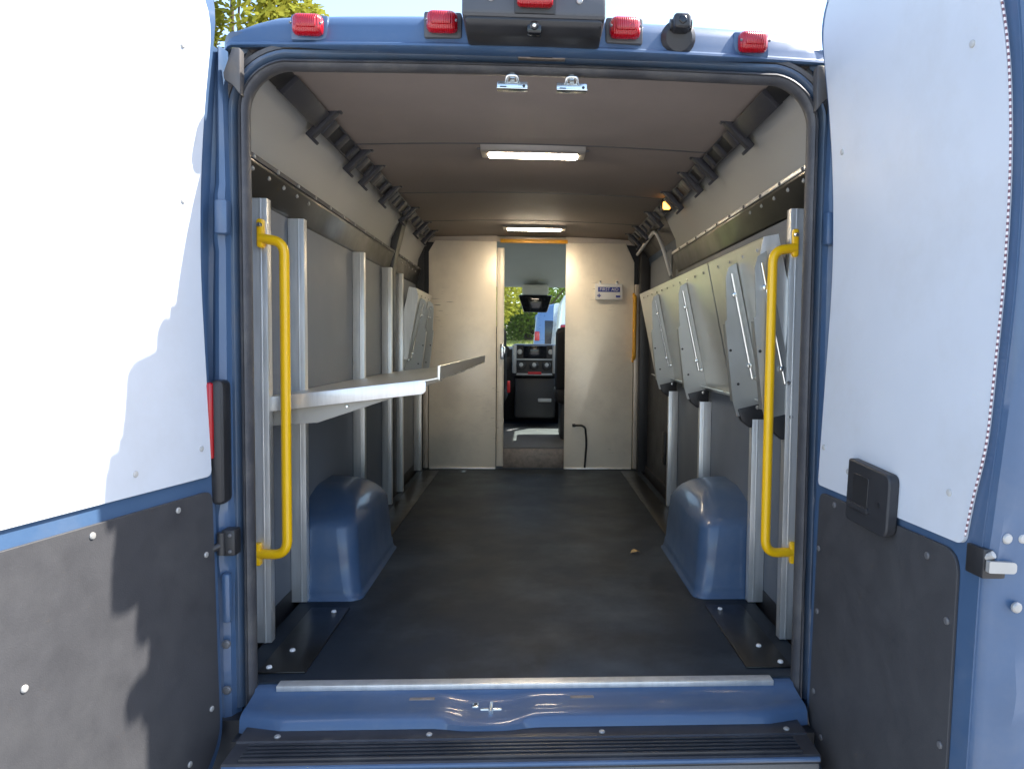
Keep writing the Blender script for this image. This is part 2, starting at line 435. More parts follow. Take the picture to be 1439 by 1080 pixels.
bm = BM(); box(bm, -.045, .045, -.222, -.19, 1.812, 1.885, .010, seg=3); box(bm, -.03, .03, -.230, -.21, 1.828, 1.868, .006); obj('red_lens', bm, RED, hs)
# round rear view camera beside it
bm = BM(); disc(bm, (.389, -.045, 1.812), (0, -1, -.25), .047, .03, 20); 
kb = obj('reversing_camera', bm, BLACK, van)
bm = BM(); box(bm, .366, .412, -.118, -.06, 1.812, 1.852, .010, seg=3); tube(bm, [(.360, -.085, 1.832), (.418, -.085, 1.832)], .014)
obj('camera_body', bm, BLACK, kb)
bm = BM(); disc(bm, (.389, -.118, 1.832), (0, -1, 0), .011, .005); obj('camera_lens', bm, SCR, kb)
# upper strikers and latch plate
for x in (-.060, .104):
    bm = BM(); box(bm, x-.042, x+.042, -.012, -.004, 1.672, 1.698, .002); box(bm, x-.042, x+.042, -.03, -.004, 1.672, 1.676, .001)
    st = obj('door_striker', bm, CHROME, van)
    bm = BM(); tube(bm, fillet([(x-.017, -.012, 1.695), (x-.014, -.026, 1.709), (x+.014, -.026, 1.709), (x+.017, -.012, 1.695)], .01), .0045)
    box(bm, x-.006, x+.006, -.008, .02, 1.69, 1.73)
    obj('striker_loop', bm, CHROME, st)
    bm = BM(); box(bm, x-.034, x-.016, -.0135, -.0115, 1.679, 1.684); disc(bm, (x+.032, -.0118, 1.686), (0, -1, 0), .004, .001, dome=False)
    multi('slot', bm, BLACK, st)
bm = BM(); box(bm, -.045, .085, -.022, .0, 1.757, 1.774, .003); lp = obj('latch_plate', bm, RUST, van)
bm = BM(); box(bm, -.012, .050, -.026, -.018, 1.759, 1.772, .002); obj('latch_slot', bm, BLACK, lp)

# ---- sill and step
def sill_row(x):
    k = math.exp(-((x+.115)/.105)**4)
    e = .03*max(0, (abs(x)-.66)/.12)
    return [Vector((x, y, z)) for y, z in [(.03, -.006), (-.008, -.006), (-.016, -.014-.002*k), (-.055, -.020-.010*k), (-.085, -.024-.010*k), (-.100+e, -.0225-.012*k), (-.118-.008*k+e, -.0225-.011*k), (-.138-.012*k+e, -.027-.007*k), (-.150-.016*k+e, -.036-.003*k), (-.155-.016*k+e, -.07)]]
bm = BM(); grid(bm, [sill_row(-.775+1.55*i/80) for i in range(81)])
sl = obj('door_sill', bm, BLUE, van, smooth=50)
bm = BM(); box(bm, -.715, .715, -.012, .022, -.004, .004, .002); box(bm, -.715, .715, -.015, -.011, -.012, .0035, .001)
obj('sill_strip', bm, ALU, van)
bm = BM()
for x, w in ((-.300, .036), (.150, .034)): box(bm, x-w, x+w, -.058, -.030, -.030, -.0185, .002)
multi('striker_plate', bm, RUST, sl)
bm = BM()
box(bm, -.158, -.140, -.080, -.055, -.040, -.029, .002); box(bm, -.135, -.075, -.094, -.084, -.040, -.030, .003); tube(bm, [(-.105, -.065, -.030), (-.105, -.115, -.029)], .007)
obj('floor_latch', bm, CHROME, sl)
bm = BM(); disc(bm, (-.149, -.066, -.0285), (0, 0, 1), .005, .001, dome=False); obj('latch_hole', bm, BLACK, sl)
bm = BM(); prism(bm, [(-.09, -.052), (-.20, -.052), (-.204, -.056), (-.292, -.058), (-.299, -.062), (-.30, -.075), (-.09, -.075)], YZ, -.752, .742)
for k in range(5):
    y = -.216-k*.0165; box(bm, -.715, .70, y-.0045, y+.0035, -.060, -.050, .0015)
bp = obj('bumper_step', bm, BUMP, van)
bm = BM(); box(bm, -.752, .742, -.301, -.06, -.50, -.0765, .012); obj('bumper_face', bm, BUMPB, bp)
bm = BM(); tube(bm, [(-.748, -.300, -.066), (.738, -.300, -.066)], .006, 8); obj('step_edge', bm, BLUE, bp)
bm = BM()
for x in (-.655, -.262, .195, .695): disc(bm, (x, -.181, -.0525), (0, 0, 1), .0085, .005)
multi('screw', bm, SCREW, bp)

# ---- floor, linings
bm = BM(); box(bm, -.86, .86, .018, 3.62, -.035, 0)
obj('cargo_floor', bm, FLOOR, van)
for s in (-1, 1):
    bm = BM()
    box(bm, min(s*.66, s*.80), max(s*.66, s*.80), .07, .60, .0005, .006, .002)
    fp = obj('floor_edge_plate', bm, GLOSSB, van)
    bm = BM()
    for x, y in ((.745, .22), (.705, .55), (.775, .10)): disc(bm, (s*x, y, .006), (0, 0, 1), .009, .007, 8)
    multi('bolt', bm, FADED, fp)
    bm = BM(); box(bm, min(s*.70, s*.82), max(s*.70, s*.82), 1.5, 3.5, .0005, .005, .002)
    obj('floor_edge_plate', bm, GLOSSB, van)
    # lower wall
    bm = BM(); box(bm, min(s*.892, s*.905), max(s*.892, s*.905), .10, 2.44 if s > 0 else 3.6, .045, 1.45, .002)
    lw = obj('lower_wall', bm, GREYW, van)
    bm = BM(); box(bm, min(s*.889, s*.93), max(s*.889, s*.93), .10, 3.6, -.03, .05); obj('wall_foot', bm, BLACK, lw)
    # upper wall, leaning in
    L_ = 2.52 if s < 0 else 2.36
    def upw(y0, y1):
        bm = BM(); prism(bm, [(s*.884, 1.53), (s*.872, 1.62), (s*.815, 1.74), (s*.785, 1.80), (s*.80, 1.83), (s*.90, 1.62), (s*.905, 1.53)], XZ, y0, y1); return bm
    obj('upper_wall', upw(.10, L_), UPPW, van)
    if s < 0: obj('upper_wall', upw(L_+.14, 3.6), UPPW, van)
    else:
        bm = BM(); prism(bm, [(.835, 1.72), (.79, 1.775), (.80, 1.82), (.93, 1.82), (.93, 1.6)], XZ, L_, 3.6); obj('upper_wall', bm, BLACK, van)
    # black rail with bolts
    def rail(y0, y1):
        bm = BM(); prism(bm, [(s*.862, 1.552), (s*.852, 1.536), (s*.852, 1.522), (s*.884, 1.430), (s*.893, 1.424), (s*.90, 1.43), (s*.90, 1.55)], XZ, y0, y1, .003)
        rl = obj('wall_rail', bm, GLOSSB, van)
        bm = BM(); box(bm, min(s*.846, s*.8515), max(s*.846, s*.8515), y0, y1, 1.530, 1.546, .0015)
        obj('rail_edge', bm, ALU if s > 0 else STRAP, rl)
        bm = BM(); y = y0+.12
        while y < y1-.05:
            disc(bm, (s*.8455, y, 1.536), (-s, 0, 0), .007, .005, 10); y += .21
        multi('bolt', bm, SCREWD if s > 0 else SCREW, rl)
        bm = BM(); y = y0+.14
        while y < y0+.75:
            disc(bm, (s*.8595, y, 1.505), (-s, 0, .3), .008, .007, 10); y += .14
        multi('bolt', bm, SCREW, rl)
    rail(.10, 2.50 if s < 0 else 2.34)
    if s < 0: rail(2.66, 3.58)
# dark pillar half way along the near-side wall
bm = BM(); prism(bm, [(-.90, .0), (-.862, .0), (-.862, 1.43), (-.845, 1.54), (-.79, 1.76), (-.90, 1.80)], XZ, 2.52, 2.64, .004); obj('inner_pillar', bm, BLACK, van)
# ceiling
def ceil_rows(y0, y1, dz):
    return [[Vector((x, y, 1.812-.020*(x/.78)**2+dz)) for x in [-.80+1.6*i/16 for i in range(17)]] for y in (y0, (y0+y1)/2, y1)]
bm = BM(); grid(bm, ceil_rows(.055, 3.62, 0)); cl = obj('ceiling_panel', bm, CEIL, van, solid=-.01)
for y in (1.03, 2.0, 2.9):
    bm = BM(); grid(bm, [[p+Vector((0, y-.006-p.y+q, -h)) for p in ceil_rows(0, 1, 0)[0]] for q, h in ((0, -.001), (.001, .0022), (.011, .0022), (.012, -.001))]); obj('joint_strip', bm, GREYP, cl)
# wheel arches
def arch(s):
    lev = [(.0, .672, 1.440, .636, .05), (.004, .672, 1.440, .636, .05), (.010, .680, 1.434, .643, .05), (.03, .684, 1.428, .648, .06), (.055, .686, 1.425, .650, .06), (.060, .690, 1.421, .654, .06), (.16, .694, 1.415, .660, .065), (.262, .700, 1.402, .668, .07), (.285, .712, 1.392, .676, .075), (.305, .755, 1.378, .688, .08),
           (.330, .825, 1.352, .706, .085), (.352, .895, 1.318, .732, .085), (.368, .955, 1.280, .768, .08), (.377, 1.00, 1.24, .81, .06), (.380, 1.03, 1.21, .85, .04)]
    bm = BM(); rows = []
    for z, y0, y1, xi, r in lev:
        row = [Vector((s*.90, y0, z))]
        for c, a0 in (((xi+r, y0+r), 270), ((xi+r, y1-r), 180)):
            for k in range(7):
                a = R(a0-90*k/6); row.append(Vector((s*(c[0]+r*math.cos(a)), c[1]+r*math.sin(a), z)))
        row.append(Vector((s*.90, y1, z))); rows.append(row)
    V = grid(bm, rows); bm.faces.new(V[-1])
    obj('wheel_arch', bm, BLUE, van, smooth=60)
arch(-1); arch(1)

# ---- bulkhead between hold and cab
BULK = mat('bulkhead_plate', (.90, .82, .69), .42, metal=.28, var=.05, scale=2.2, bump=.06, bscale=40, dirt=(.62, .55, .46), dirt_amt=.4, dirt_scale=4)
scuffs(BULK)
def plate(x0, x1, cut):
    bm = BM()
    if cut > 0: poly = [(x0, .002), (x1, .002), (x1, 1.62), (x1-.07, 1.765), (x0, 1.765)]
    else: poly = [(x0, .002), (x1, .002), (x1, 1.765), (x0+.05, 1.765), (x0, 1.68)]
    prism(bm, poly, XZ, 3.585, 3.605, .004)
    return obj('bulkhead_panel', bm, BULK, van)
pl = plate(-.790, -.272, -1); pr = plate(.262, .796, 1)
bm = BM(); box(bm, -.785, -.275, 3.575, 3.59, .003, .012, .003); obj('foot_flange', bm, ALU, pl)
bm = BM(); box(bm, .268, .79, 3.575, 3.59, .003, .012, .003); obj('foot_flange', bm, ALU, pr)
bm = BM(); box(bm, -.268, -.214, 3.61, 3.65, .02, 1.72, .004); box(bm, -.222, -.214, 3.60, 3.66, .05, 1.72, .002)
bd = obj('bulkhead_door', bm, BULK, van)
bm = BM(); box(bm, -.240, -.212, 3.585, 3.612, .86, .98, .004); box(bm, -.218, -.200, 3.56, 3.60, .90, .955, .003); obj('door_catch', bm, CHROME, bd)
bm = BM(); box(bm, -.272, .262, 3.592, 3.61, 1.765, 1.80, .002); box(bm, -.80, -.272, 3.60, 3.62, 1.755, 1.81); box(bm, .262, .80, 3.60, 3.62, 1.755, 1.81)
obj('bulkhead_header', bm, TAN, van)
bm = BM(); box(bm, -.245, .275, 3.582, 3.592, 1.755, 1.785, .002); obj('warning_strip', bm, ORG, van)
bm = BM(); box(bm, .80, .835, 3.56, 3.60, .01, 1.45, .003); box(bm, -.835, -.795, 3.58, 3.61, .01, 1.2, .003); multi('bulkhead_post', bm, TAN, van)
bm = BM(); box(bm, .832, .93, 3.50, 3.62, -.01, 1.78, .01); box(bm, -.93, -.83, 3.60, 3.618, -.01, 1.78); box(bm, -.95, -.29, 3.622, 3.634, -.01, 1.86); box(bm, .285, .95, 3.622, 3.634, -.01, 1.86); multi('dark_trim', bm, BLACK, van)

# ---- sliding side door area
bm = BM(); box(bm, .905, .925, 2.44, 3.52, .02, 1.70); sd = obj('side_door', bm, CABD, van)
bm = BM(); box(bm, .898, .906, 2.62, 3.42, 1.02, 1.60, .004); obj('door_lining', bm, GREYW, sd)
bm = BM(); tube(bm, fillet([(.808, 3.52, 1.675), (.808, 3.2, 1.70), (.805, 2.72, 1.735), (.825, 2.56, 1.62), (.865, 2.45, 1.41)], .10), .012, 8); obj('door_surround', bm, FADED, sd)
bm = BM(); box(bm, .888, .906, 2.70, 2.80, .18, .40, .01); obj('door_pull', bm, BLACK, sd)

# ---- cab
bm = BM(); box(bm, -.90, .90, 3.64, 5.35, .13, .17, .004); box(bm, -.90, .90, 3.63, 3.645, .0, .17); cf = obj('cab_floor', bm, CABF, van)
bm = BM(); box(bm, -.22, .27, 3.622, 3.632, .005, .155, .003); obj('step_riser', bm, RUST, cf)
bm = BM(); grid(bm, [[Vector((x, y, z)) for x in (-.86, -.4, 0, .4, .86)] for y, z in ((3.63, 1.79), (4.0, 1.80), (4.5, 1.73), (4.9, 1.60), (5.08, 1.535))]); obj('cab_ceiling', bm, CABL, van, solid=-.02)
bm = BM(); grid(bm, [[Vector((x, y, z)) for x in (-.9, -.45, 0, .45, .9)] for y, z in ((3.70, 1.905), (4.3, 1.88), (4.9, 1.72), (5.10, 1.57))]); obj('cab_roof', bm, BLUE, van, solid=.012)
for s in (-1, 1):
    bm = BM(); a, b = min(s*.93, s*.97), max(s*.93, s*.97)
    box(bm, a, b, 3.7, 5.9, -.25, .92); box(bm, a, b, 3.7, 4.02, .92, 1.86); box(bm, a, b, 4.02, 4.95, 1.62, 1.80)
    prism(bm, [(5.02, 1.60), (4.92, 1.62), (5.62, .92), (5.80, .92)], YZ, a, b)
    cd = obj('cab_door', bm, BLUE, van)
    bm = BM(); prism(bm, [(4.02, .92), (5.62, .92), (4.95, 1.62), (4.02, 1.62)], YZ, s*.945, s*.95); obj('window', bm, GLASS, cd)
bm = BM(); grid(bm, [[Vector((x, y+.06*(1-(x/.9)**2), z)) for x in (-.93, -.6, -.3, 0, .3, .6, .93)] for y, z in ((5.06, 1.56), (5.45, 1.25), (5.80, .93))]); obj('windshield', bm, GLASS, van)
bm = BM(); prism(bm, [(5.80, .92), (6.3, .72), (6.42, .2), (6.42, -.3), (5.2, -.3), (5.2, .1), (5.7, .2)], YZ, -.93, .93, .03); obj('bonnet', bm, BLUE, van)
bm = BM(); prism(bm, [(5.85, .90), (5.55, .955), (5.12, .955), (5.02, .93), (5.00, .80), (5.10, .55), (5.25, .40), (5.45, .2), (5.85, .2)], YZ, -.92, .92, .012); ds = obj('dashboard', bm, CABD, van)
bm = BM(); prism(bm, [(5.06, .985), (4.965, .975), (4.935, .70), (4.95, .665), (5.06, .665)], YZ, -.175, .245, .02); obj('centre_console', bm, CABD, ds)
bm = BM()
for x in (-.182, .205): box(bm, x, x+.042, 4.928, 4.975, .70, .972, .008)
multi('console_side', bm, DASHS, ds)
bm = BM(); box(bm, -.14, .206, 4.930, 4.96, .825, .84, .003); box(bm, -.14, .206, 4.926, 4.96, .680, .700, .004); multi('silver_trim', bm, DASHS, ds)
bm = BM(); box(bm, -.075, .150, 4.935, 4.965, .845, .965, .006); obj('radio_screen', bm, SCR, ds)
bm = BM()
for x in (-.095, .030, .150): disc(bm, (x, 4.943, .775), (0, -1, .1), .045, .03, 18)
multi('climate_knob', bm, BLACK, ds)
bm = BM()
for x in (-.095, .030, .150): disc(bm, (x, 4.915, .782), (0, -1, .1), .020, .006, 14)
for x in (-.11, .19): disc(bm, (x, 4.955, .905), (0, -1, .1), .026, .012, 16)
multi('knob_cap', bm, DASHS, ds)
bm = BM(); box(bm, -.03, .10, 4.918, 4.945, .690, .715, .004); obj('hazard_button', bm, REDP, ds)
bm = BM()
for x in (-.26, .30): disc(bm, (x, 5.0, .91), (0, -1, .15), .055, .02, 18)
box(bm, -.34, -.20, 4.98, 5.02, .74, .85, .01)
multi('air_vent', bm, BLACK, ds)
bm = BM(); box(bm, .07, .20, 4.97, 5.06, .42, .455, .006); obj('console_trim', bm, DASHS, ds)
bm = BM(); box(bm, -.16, .24, 4.98, 5.2, .26, .66, .03); obj('console_base', bm, CABD, ds)
pts = [(-.47+.19*math.cos(a), 4.72-.09*math.sin(a), .86+.17*math.sin(a)) for a in [2*math.pi*k/24 for k in range(25)]]
bm = BM(); tube(bm, pts, .016, 8); tube(bm, [(-.47, 4.74, .86), (-.47, 5.05, .74)], .04, 10); obj('steering_wheel', bm, CABD, ds)
for x0, x1 in ((.20, .72), (-.74, -.205)):
    bm = BM(); box(bm, x0, x1, 4.0, 4.5, .48, .62, .05, seg=3); st = obj('cab_seat', bm, SEATF, van)
    bm = BM(); prism(bm, [(4.12, .55), (4.00, .60), (3.84, 1.04), (3.84, 1.12), (3.92, 1.12), (3.98, 1.04)], YZ, x0, x1, .045); obj('backrest', bm, SEATF, st)
    bm = BM(); box(bm, x0+.13, x1-.13, 3.84, 3.93, 1.14, 1.36, .04, seg=3); obj('headrest', bm, SEATF, st)
    bm = BM(); box(bm, x0+.05, x1-.05, 4.05, 4.45, .172, .50, .02); obj('seat_base', bm, CABD, st)
    if x0 < 0:
        bm = BM(); box(bm, -.205, -.180, 4.18, 4.25, .56, .66, .006); obj('belt_buckle', bm, REDP, st)
bm = BM(); box(bm, -.09, .16, 4.86, 5.06, 1.45, 1.545, .02); oc = obj('overhead_console', bm, CABL, van)
bm = BM(); prism(bm, [(-.13, 1.45), (.20, 1.45), (.15, 1.285), (-.075, 1.285)], XZ, 4.93, 4.97, .015); obj('rear_view_mirror', bm, SCR, van)

# ================================================================== REAR DOORS
PZ = [-.25, .2, .58, 1.2, 1.5, 1.77, 1.95]; PO = [.045, .035, .028, 0., .012, .045, .075]
def smooth_off(z):
    return sum(interp(z+d, PZ, PO) for d in (-.12, -.06, 0, .06, .12))/5
def door_map(side):
    if side < 0: H0, d, n = Vector((-.88, -.09, 0)), Vector((-.2421, -.9703, 0)), Vector((.9703, -.2421, 0))
    else: H0, d, n = Vector((.83, -.085, 0)), Vector((.068, -.9977, 0)), Vector((-.9977, -.068, 0))
    return (lambda s, z, o: H0+d*s+n*(smooth_off(z)+o)+Vector((0, 0, z))), n
def outline(pts, rads):
    out = []; n = len(pts)
    for i in range(n):
        p = Vector((*pts[i], 0)); a = Vector((*pts[i-1], 0)); b = Vector((*pts[(i+1) % n], 0)); r = rads[i]
        if r <= 0: out.append(p.xy); continue
        A = p+(a-p).normalized()*r; B = p+(b-p).normalized()*r
        for k in range(9):
            t = k/8; q = A*(1-t)**2+p*2*t*(1-t)+B*t*t; out.append(q.xy)
    return out
def slab(mp, poly, o0, o1, dz=.06):
    """plate with outline poly (s, z), curved with the door; cut into strips by height."""
    bm = BM()
    vs = [bm.verts.new((p[0], 0, p[1])) for p in poly]; bm.faces.new(vs)
    zmin, zmax = min(p[1] for p in poly), max(p[1] for p in poly)
    z = math.floor(zmin/dz)*dz+dz
    while z < zmax:
        bmesh.ops.bisect_plane(bm, geom=bm.verts[:]+bm.edges[:]+bm.faces[:], plane_co=(0, 0, z), plane_no=(0, 0, 1)); z += dz
    top = [v for v in bm.verts]
    r = bmesh.ops.extrude_face_region(bm, geom=bm.faces[:])
    new = {g for g in r['geom'] if isinstance(g, bmesh.types.BMVert)}
    for v in bm.verts:
        v.co = mp(v.co.x, v.co.z, o1 if v in new else o0)
    return bm
PIPING = bpy.data.materials.new('red_white_piping'); PIPING.use_nodes = True
nt = PIPING.node_tree; b_ = nt.nodes['Principled BSDF']; tc_ = nd(nt, 'ShaderNodeTexCoord'); wv_ = nd(nt, 'ShaderNodeTexWave', bands_direction='Z'); wv_.inputs['Scale'].default_value = 27; wv_.inputs['Distortion'].default_value = .6
rp_ = nd(nt, 'ShaderNodeValToRGB'); rp_.color_ramp.elements[0].position = .42; rp_.color_ramp.elements[1].position = .5; rp_.color_ramp.elements[0].color = (.16, .07, .09, 1); rp_.color_ramp.elements[1].color = (.75, .70, .71, 1)
nt.links.new(tc_.outputs['Object'], wv_.inputs['Vector']); nt.links.new(wv_.outputs['Fac'], rp_.inputs[0]); nt.links.new(rp_.outputs[0], b_.inputs['Base Color'])
def rear_door(side):
    mp, n = door_map(side)
    W = .80 if side < 0 else .690
    TH = .055
    body = outline([(-.022, -.11), (-.026, 1.93), (W, 1.96), (W, -.34), (.16, -.34)], [.05, .17, .04, .05, .03])
    if side > 0: body = outline([(-.016, -.06), (-.020, 1.87), (.1, 1.93), (W-.02, 1.93), (W, 1.45), (W-.01, .9), (W-.035, .62), (W-.045, -.30), (.16, -.30)], [.05, .08, .08, .03, .2, .2, .05, .05, .03])
    d = obj('rear_door', slab(mp, body, -TH, -.004), BLUE, van, bevel=.008)
    if side < 0:
        up = outline([(-.006, .617), (-.006, 1.87), (.74, 1.90), (.74, .617)], [.02, .15, .05, .03])
        lo = outline([(-.006, -.095), (-.006, .578), (.735, .578), (.735, -.29), (.172, -.29)], [.05, .03, .03, .05, .03])
    else:
        up = outline([(.0, .596), (.0, 1.86), (.08, 1.90), (.60, 1.90), (.663, 1.55), (.665, 1.33), (.658, 1.0), (.652, .79), (.628, .70), (.612, .596)], [.015, .10, .04, .03, .12, .1, .1, .06, .05, .02])
        lo = outline([(.010, -.075), (.010, .578), (.600, .578), (.602, -.24), (.19, -.24)], [.03, .03, .05, .03, .02])
    wp = obj('upper_panel', slab(mp, up, -.004, .004), WHITE, d, bevel=.0015)
    lo_ = obj('lower_panel', slab(mp, lo, -.004, .003), DARKP, d, bevel=.0015)
    if side < 0:
        wsc = [(.254, .667), (.03, .695), (.06, 1.33), (.09, 1.70)]; dsc = [(.379, .555), (.123, .553), (.028, .414), (.027, -.002), (.115, -.103), (.55, .30), (.62, .55)]
    else:
        wsc = [(.573, 1.565), (.057, 1.493), (.561, .688), (.022, .703), (.16, .66)]; dsc = [(.099, .560), (.504, .543), (.579, .432), (.024, .422), (.033, .249), (.036, .024), (.09, -.078), (.58, .177)]
    bm = BM()
    for s, z in wsc: disc(bm, mp(s, z, .004), n, .0075, .004, 14)
    multi('screw', bm, PALEP, wp)
    bm = BM()
    for i, (s, z) in enumerate(dsc): disc(bm, mp(s, z, .003), n, .0078, .004, 14)
    multi('screw', bm, SCREW if side < 0 else SCREWD, lo_)
    if side > 0:
        # pull handle
        hp = outline([(.204, .552), (.204, .703), (.390, .690), (.390, .545)], [.015, .008, .022, .03])
        h = obj('door_handle', slab(mp, hp, .004, .030), CABD, d, bevel=.004)
        cp = outline([(.235, .585), (.235, .672), (.305, .668), (.305, .58)], [.006]*4)
        obj('grip_recess', slab(mp, cp, .022, .0315), BLACK, h, bevel=.001)
        gp = outline([(.225, .590), (.225, .602), (.315, .598), (.315, .586)], [.003]*4)
        obj('grip_bar', slab(mp, gp, .028, .038), CABD, h, bevel=.003)
        bm = BM(); disc(bm, mp(.350, .615, .0302), n, .007, .001, 14, dome=False); obj('key_hole', bm, BLACK, h)
        # red and white piping along the free edge of the white panel
        ed = [(.60, 1.905), (.6645, 1.55), (.6665, 1.33), (.660, 1.0), (.654, .79), (.630, .70), (.613, .605)]
        ed = fillet([(a, b, 0) for a, b in ed], .08, 5)
        dense = []
        for a, b in zip(ed, ed[1:]):
            m = max(1, int((b-a).length/.01))
            for k in range(m): dense.append(a+(b-a)*k/m)
        bm = BM(); tube(bm, [mp(p.x+.002, p.y, .004) for p in dense], .0022, 6); pp = obj('edge_piping', bm, PIPING, wp)
        # deep shut face beyond the free edge
        def face_row(z):
            w = interp(z, [-.3, .55, .62, .9, 1.45, 1.93], [W-.045, W-.04, W-.03, W-.01, W, W-.02])
            k = .014*math.exp(-((z-.33)/.06)**2)-.008*math.exp(-((z-.62)/.05)**2)
            st = .012 if z < .50 else 0
            return [mp(w-.012, z, -.006), mp(w+.010, z, -.010), mp(w+.020, z, -.022), mp(w+.022+k, z, -.040), mp(w+.026+k+st, z, -.058), mp(w+.030+st, z, -.11), mp(w+.030+st, z, -.20), mp(w+.015, z, -.26)]
        bm = BM(); grid(bm, [face_row(-.3+2.25*i/60) for i in range(61)]); sf = obj('shut_face', bm, BLUE, d, smooth=40)
        bm = BM()
        for z in (.865, .805): 
            prism(bm, outline([(-.042, z-.015), (-.20, z-.015), (-.20, z+.015), (-.042, z+.015)], [.012]*4), lambda u, v, w: mp(.672+w, v, u), .0, .022, .006)
        multi('air_louvre', bm, BLUE, sf)
        bm = BM()
        for o, z in ((-.036, .625), (-.068, .625), (-.056, .498)): disc(bm, mp(.676+.012*(z < .5), z, o), n.cross(Vector((0, 0, 1)))*-1 if False else Vector((.068, -.9977, 0)), .010, .007, 14)
        multi('screw', bm, SCREW, sf)
        bm = BM(); prism(bm, [(.004, .548), (-.050, .545), (-.050, .600), (.004, .604)], lambda u, v, w: mp(.622+w, v, u), .0, .050, .003); lk = obj('door_latch', bm, BLACK, d)
        bm = BM(); lq = outline([(.010, .562), (-.046, .559), (-.046, .580), (.010, .584)], [.003, .008, .008, .003])
        prism(bm, lq, lambda u, v, w: mp(.674+w, v, u-.010), .0, .010); tube(bm, [mp(.668, .588, -.004), mp(.680, .596, -.010)], .007, 8)
        obj('latch_lever', bm, SCREW, lk)
    return d
rear_door(-1); rear_door(1)

# ================================================================== FITTINGS IN THE HOLD
# --- aluminium posts
def post(side, y, top, label, bot=.0):
    s = side
    bm = BM(); w = .036
    # C channel: web toward the hold, two legs to the wall, rib on the rear leg
    box(bm, min(s*.833, s*.838), max(s*.833, s*.838), -w/2, w/2, 0, top, .001)
    box(bm, min(s*.833, s*.890), max(s*.833, s*.890), -w/2-.0005, -w/2+.004, 0, top, .001)
    box(bm, min(s*.833, s*.890), max(s*.833, s*.890), w/2-.004, w/2+.0005, 0, top, .001)
    box(bm, min(s*.850, s*.856), max(s*.850, s*.856), -w/2-.003, -w/2+.001, 0, top, .001)
    o = obj('wall_post', bm, ALU)
    o.location = (0, y+.010, .004)
    tag(o, label, 'post', 'aluminium posts along both walls of the hold')
PL = [(.295, 1.42, 'tall aluminium post holding the left yellow grab bar'),
      (.666, 1.42, 'tall aluminium post whose foot meets the near end of the left blue wheel arch'),
      (1.62, 1.42, 'aluminium post rising behind the left blue wheel arch and crossing the lowered shelf'),
      (2.326, 1.42, 'aluminium post just this side of the dark inner pillar on the left wall'),
      (2.70, 1.42, 'aluminium post just past the dark inner pillar, by the left folded shelf'),
      (3.50, .80, 'short aluminium post touching the far left corner by the bulkhead')]
for y, t, lb in PL: post(-1, y, t, lb)
PR_ = [(.285, 1.42, 'tall aluminium post holding the right yellow grab bar'),
       (.635, .70, 'short aluminium post whose foot meets the near end of the right blue wheel arch'),
       (1.48, .70, 'short aluminium post under a bracket, standing behind the right blue wheel arch'),
       (2.287, .70, 'short aluminium post on the right wall next to the dark side door')]
for y, t, lb in PR_: post(1, y, t, lb)

# --- grab bars
def grab_bar(s, label):
    t = thing('grab_bar', (s*.83, .27, .30), label, 'grab bar', 'yellow grab bars beside the rear opening')
    xb = s*.772
    bm = BM(); tube(bm, fillet([(s*.868, .275, .300), (xb, .262, .300), (xb, .262, 1.285), (s*.850, .272, 1.298)], .065, 8), .0155, 16)
    obj('bar', bm, YEL, t, smooth=60)
    bm = BM(); box(bm, s*.848-.011, s*.848+.011, .262, .294, 1.268, 1.358, .008, seg=3); box(bm, s*.868-.010, s*.868+.010, .262, .290, .262, .335, .006)
    multi('flange', bm, YEL, t)
    bm = BM(); disc(bm, (s*.846, .261, 1.337), (0, -1, 0), .008, .012, 10); multi('bolt', bm, CHROME, t)
grab_bar(-1, 'bright yellow tubular grab bar by the lowered metal shelf')
grab_bar(1, 'bright yellow tubular grab bar in front of the folded metal shelves')
t = thing('grab_bar', (.80, 3.56, .86), 'slim dull orange handle at the edge of the bulkhead panel below the first aid plate', 'grab bar')
bm = BM(); tube(bm, fillet([(.800, 3.585, 1.365), (.797, 3.54, 1.35), (.797, 3.54, .885), (.800, 3.585, .870)], .03), .015, 10); obj('bar', bm, ORG, t)
bm = BM(); box(bm, .785, .818, 3.572, 3.588, 1.335, 1.385, .004); box(bm, .785, .818, 3.572, 3.588, .845, .895, .004); multi('flange', bm, ORG, t)

